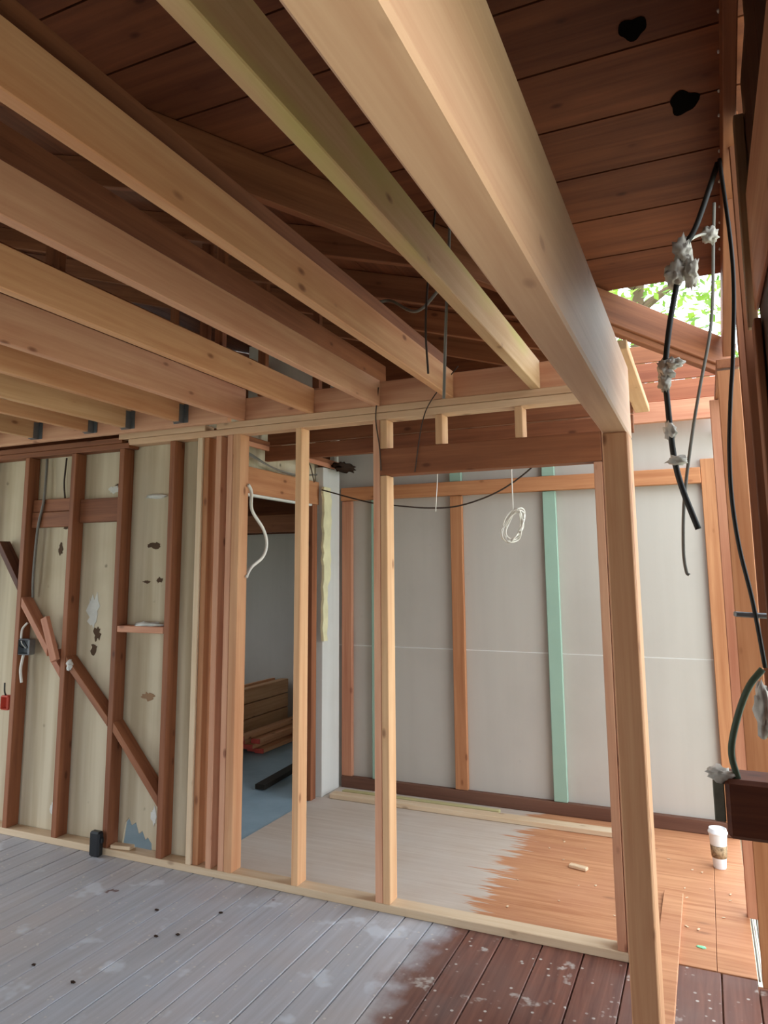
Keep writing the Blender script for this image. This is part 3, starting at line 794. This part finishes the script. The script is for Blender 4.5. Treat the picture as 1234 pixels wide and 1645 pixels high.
# wires at the doorway and joists
tag(tube('wire', [(-.765, 2.4, 3.215), (-.782, 2.4, 2.839), (-.793, 2.4, 2.659), (-.805, 2.4, 2.448), (-.816, 2.4, 2.217)], .0055, GREYC), 'grey cable hanging from the roof beside the greenish joist', 'cable')
tag(tube('wire', [(-.80, 2.4, 3.215), (-.839, 2.4, 2.912), (-.862, 2.4, 2.745), (-.881, 2.4, 2.506), (-.874, 2.4, 2.316)], .004, DKWIRE), 'dark wire hanging beside the grey cable', 'cable')
tag(tube('wire', [(-1.06, 3.35, 2.62), (-1.20, 3.355, 2.47), (-1.26, 3.36, 2.35), (-1.305, 3.362, 2.10)], .003, DKWIRE), 'thin dark wire crossing the top plate and header', 'cable')
tag(tube('wire', [(-1.50, 3.355, 2.56), (-1.52, 3.362, 2.4), (-1.50, 3.362, 2.25), (-1.49, 3.362, 2.12)], .003, DKWIRE), 'thin dark wire down the king stud', 'cable')
tag(tube('wire', [(-1.16, 2.6, 2.707), (-1.10, 2.6, 2.70), (-.95, 2.5, 2.60), (-.80, 2.405, 2.66)], .006, GREYC), 'short grey cable piece across the dark attic gap', 'cable')
def near(pts, k=4.02 / 4.3):
    return [(p[0] * k, p[1] * k, 1.6 + (p[2] - 1.6) * k) for p in pts]
lp = []
for i in range(66):
    a = 2 * math.pi * i / 13
    w_ = 1 + .22 * math.sin(i * .45)
    lp.append((-1.03 + .058 * math.cos(a) * w_ + .012 * math.sin(i * .3), 4.3 + .02 * math.sin(i * 1.7), 1.875 + .082 * math.sin(a) * (1 + .12 * math.cos(i * .37)) + .045 * math.cos(a) * w_))
tag(tube('cable_coil', near(lp), .004, WHITEC, n=4, seg=6), 'coiled white cable hanging in the alcove doorway', 'cable')
tag(tube('wire', near([(-1.037, 4.3, 2.385), (-1.037, 4.3, 2.1), (-1.035, 4.3, 1.97)]), .003, WHITEC), 'thin white string holding the cable coil', 'cable')
tag(tube('wire', [(-2.35, 4.3, 2.16), (-2.0, 4.3, 2.06), (-1.808, 4.3, 2.03), (-1.572, 4.3, 2.004), (-1.366, 4.3, 2.011), (-1.126, 4.3, 2.085), (-.931, 4.3, 2.207), (-.78, 4.15, 2.31), (-.74, 4.044, 2.36)], .005, DKWIRE), 'brown wire sagging across the alcove', 'cable')
tag(tube('wire', near([(-1.514, 4.3, 2.39), (-1.516, 4.3, 2.2), (-1.531, 4.3, 1.98)]), .0025, WHITEC), 'thin white string hanging near the jack stud', 'cable')
tag(tube('cable', [(-2.360, W + .07, 2.10), (-2.40, 3.53, 2.07), (-2.5, 3.688, 1.98), (-2.49, 3.80, 1.87), (-2.49, 3.84, 1.78), (-2.49, 3.80, 1.70), (-2.5, 3.70, 1.64), (-2.42, 3.54, 1.6), (-2.360, W + .07, 1.58)], .010, WHITEC), 'white cable bowing out in the side doorway', 'cable')
for i in range(3):
    tag(tube('cable', [(-2.64 + .014 * i, 3.55, 2.40 - .012 * i), (-2.64 + .014 * i, 3.838, 2.37 - .014 * i), (-2.64 + .014 * i, 4.114, 2.312 - .006 * i), (-2.64 + .014 * i, 4.429, 2.292), (-2.64 + .014 * i, 4.70, 2.33)], .006, GREYC), 'grey cable sagging along the orange side header', 'cable', 'cables over the side header')
tag(tube('wire', [(-2.45, 4.2, 2.44), (-2.5, 4.4, 2.35), (-2.58, 4.6, 2.26)], .004, DKWIRE), 'thin brown wire slanting down to the orange side header', 'cable')

# outside wires by the floor gap
for i in range(4):
    tag(tube('wire', [(.092 + .012 * i, 4.5 - .2 * i, .01), (.092 + .012 * i, 4.1, -.03 - .02 * i), (.092 + .012 * i, 3.7, -.02 * i), (.092 + .012 * i, 3.46, -.01)], .004, WHITEC if i % 2 else GREYC), 'frayed loose wire along the open floor edge', 'cable', 'wires at the floor edge')

# ------------------------------------------------------------------ tree outside, above the roof gap
def tree(loc, label, seed):
    rnd = random.Random(seed)
    t = empty('tree', loc); tag(t, label, 'tree')
    L = Vector(loc)
    bark = plain('bark', (110, 92, 72), .9, .1, .5, 12.)
    tube('trunk', [L, L + Vector((.1, .05, 2)), L + Vector((-.05, .1, 4.2)), L + Vector((.1, 0, 6.5))], .16, bark, t, taper=.4)
    for k in range(9):
        a = rnd.uniform(0, 6.28); h = rnd.uniform(2.5, 6)
        p = L + Vector((0, 0, h))
        q = p + Vector((math.cos(a), math.sin(a), .5)) * rnd.uniform(1, 2.1)
        tube('branch', [p, (p + q) / 2 + Vector((0, 0, .15)), q], .05, bark, t, taper=.3, seg=6)
    bm = bmesh.new()
    for k in range(5200):
        while True:
            d = Vector((rnd.uniform(-1, 1), rnd.uniform(-1, 1), rnd.uniform(-1, 1)))
            if .25 < d.length < 1: break
        p = Vector((d.x * 2.6, d.y * 2.4, 5.0 + d.z * 3.0))
        u = Vector((rnd.gauss(0, 1), rnd.gauss(0, 1), rnd.gauss(0, .6))).normalized()
        v = u.orthogonal().normalized(); s = rnd.uniform(.07, .14)
        m_ = p + u * s * .5 + u.cross(v) * s * .06
        vs_ = [bm.verts.new(c) for c in (p, p + u * s * .55 + v * s * .32, p + u * s * 1.15, p + u * s * .55 - v * s * .32)]
        bm.faces.new(vs_)
    leaf = NT('leaf_green', .5, .3)
    r = leaf.noise(leaf.coords((1, 1, 1), False), 3., 2.)
    col = leaf.mix(leaf.ramp(r, .35, .65), lin((148, 176, 66)), lin((86, 124, 44)))
    leaf.b.inputs['Transmission Weight'].default_value = .0
    leaf.b.inputs['Subsurface Weight'].default_value = 0
    tr = leaf.n('ShaderNodeBsdfTranslucent'); leaf.l(col, tr.inputs[0])
    mx = leaf.n('ShaderNodeMixShader'); mx.inputs[0].default_value = .45
    leaf.out(col)
    leaf.l(leaf.b.outputs[0], mx.inputs[1]); leaf.l(tr.outputs[0], mx.inputs[2])
    leaf.l(mx.outputs[0], leaf.t.nodes['Material Output'].inputs[0])
    f = link('foliage', bm, leaf.m, t, Matrix.Translation(L)); f['kind'] = 'stuff'
tree((-.6, 9.5, -.55), 'leafy green tree standing outside beyond the roof gap', 1)
tree((5.4, 12.5, -.55), 'second leafy tree outside, further out past the house corner', 2)
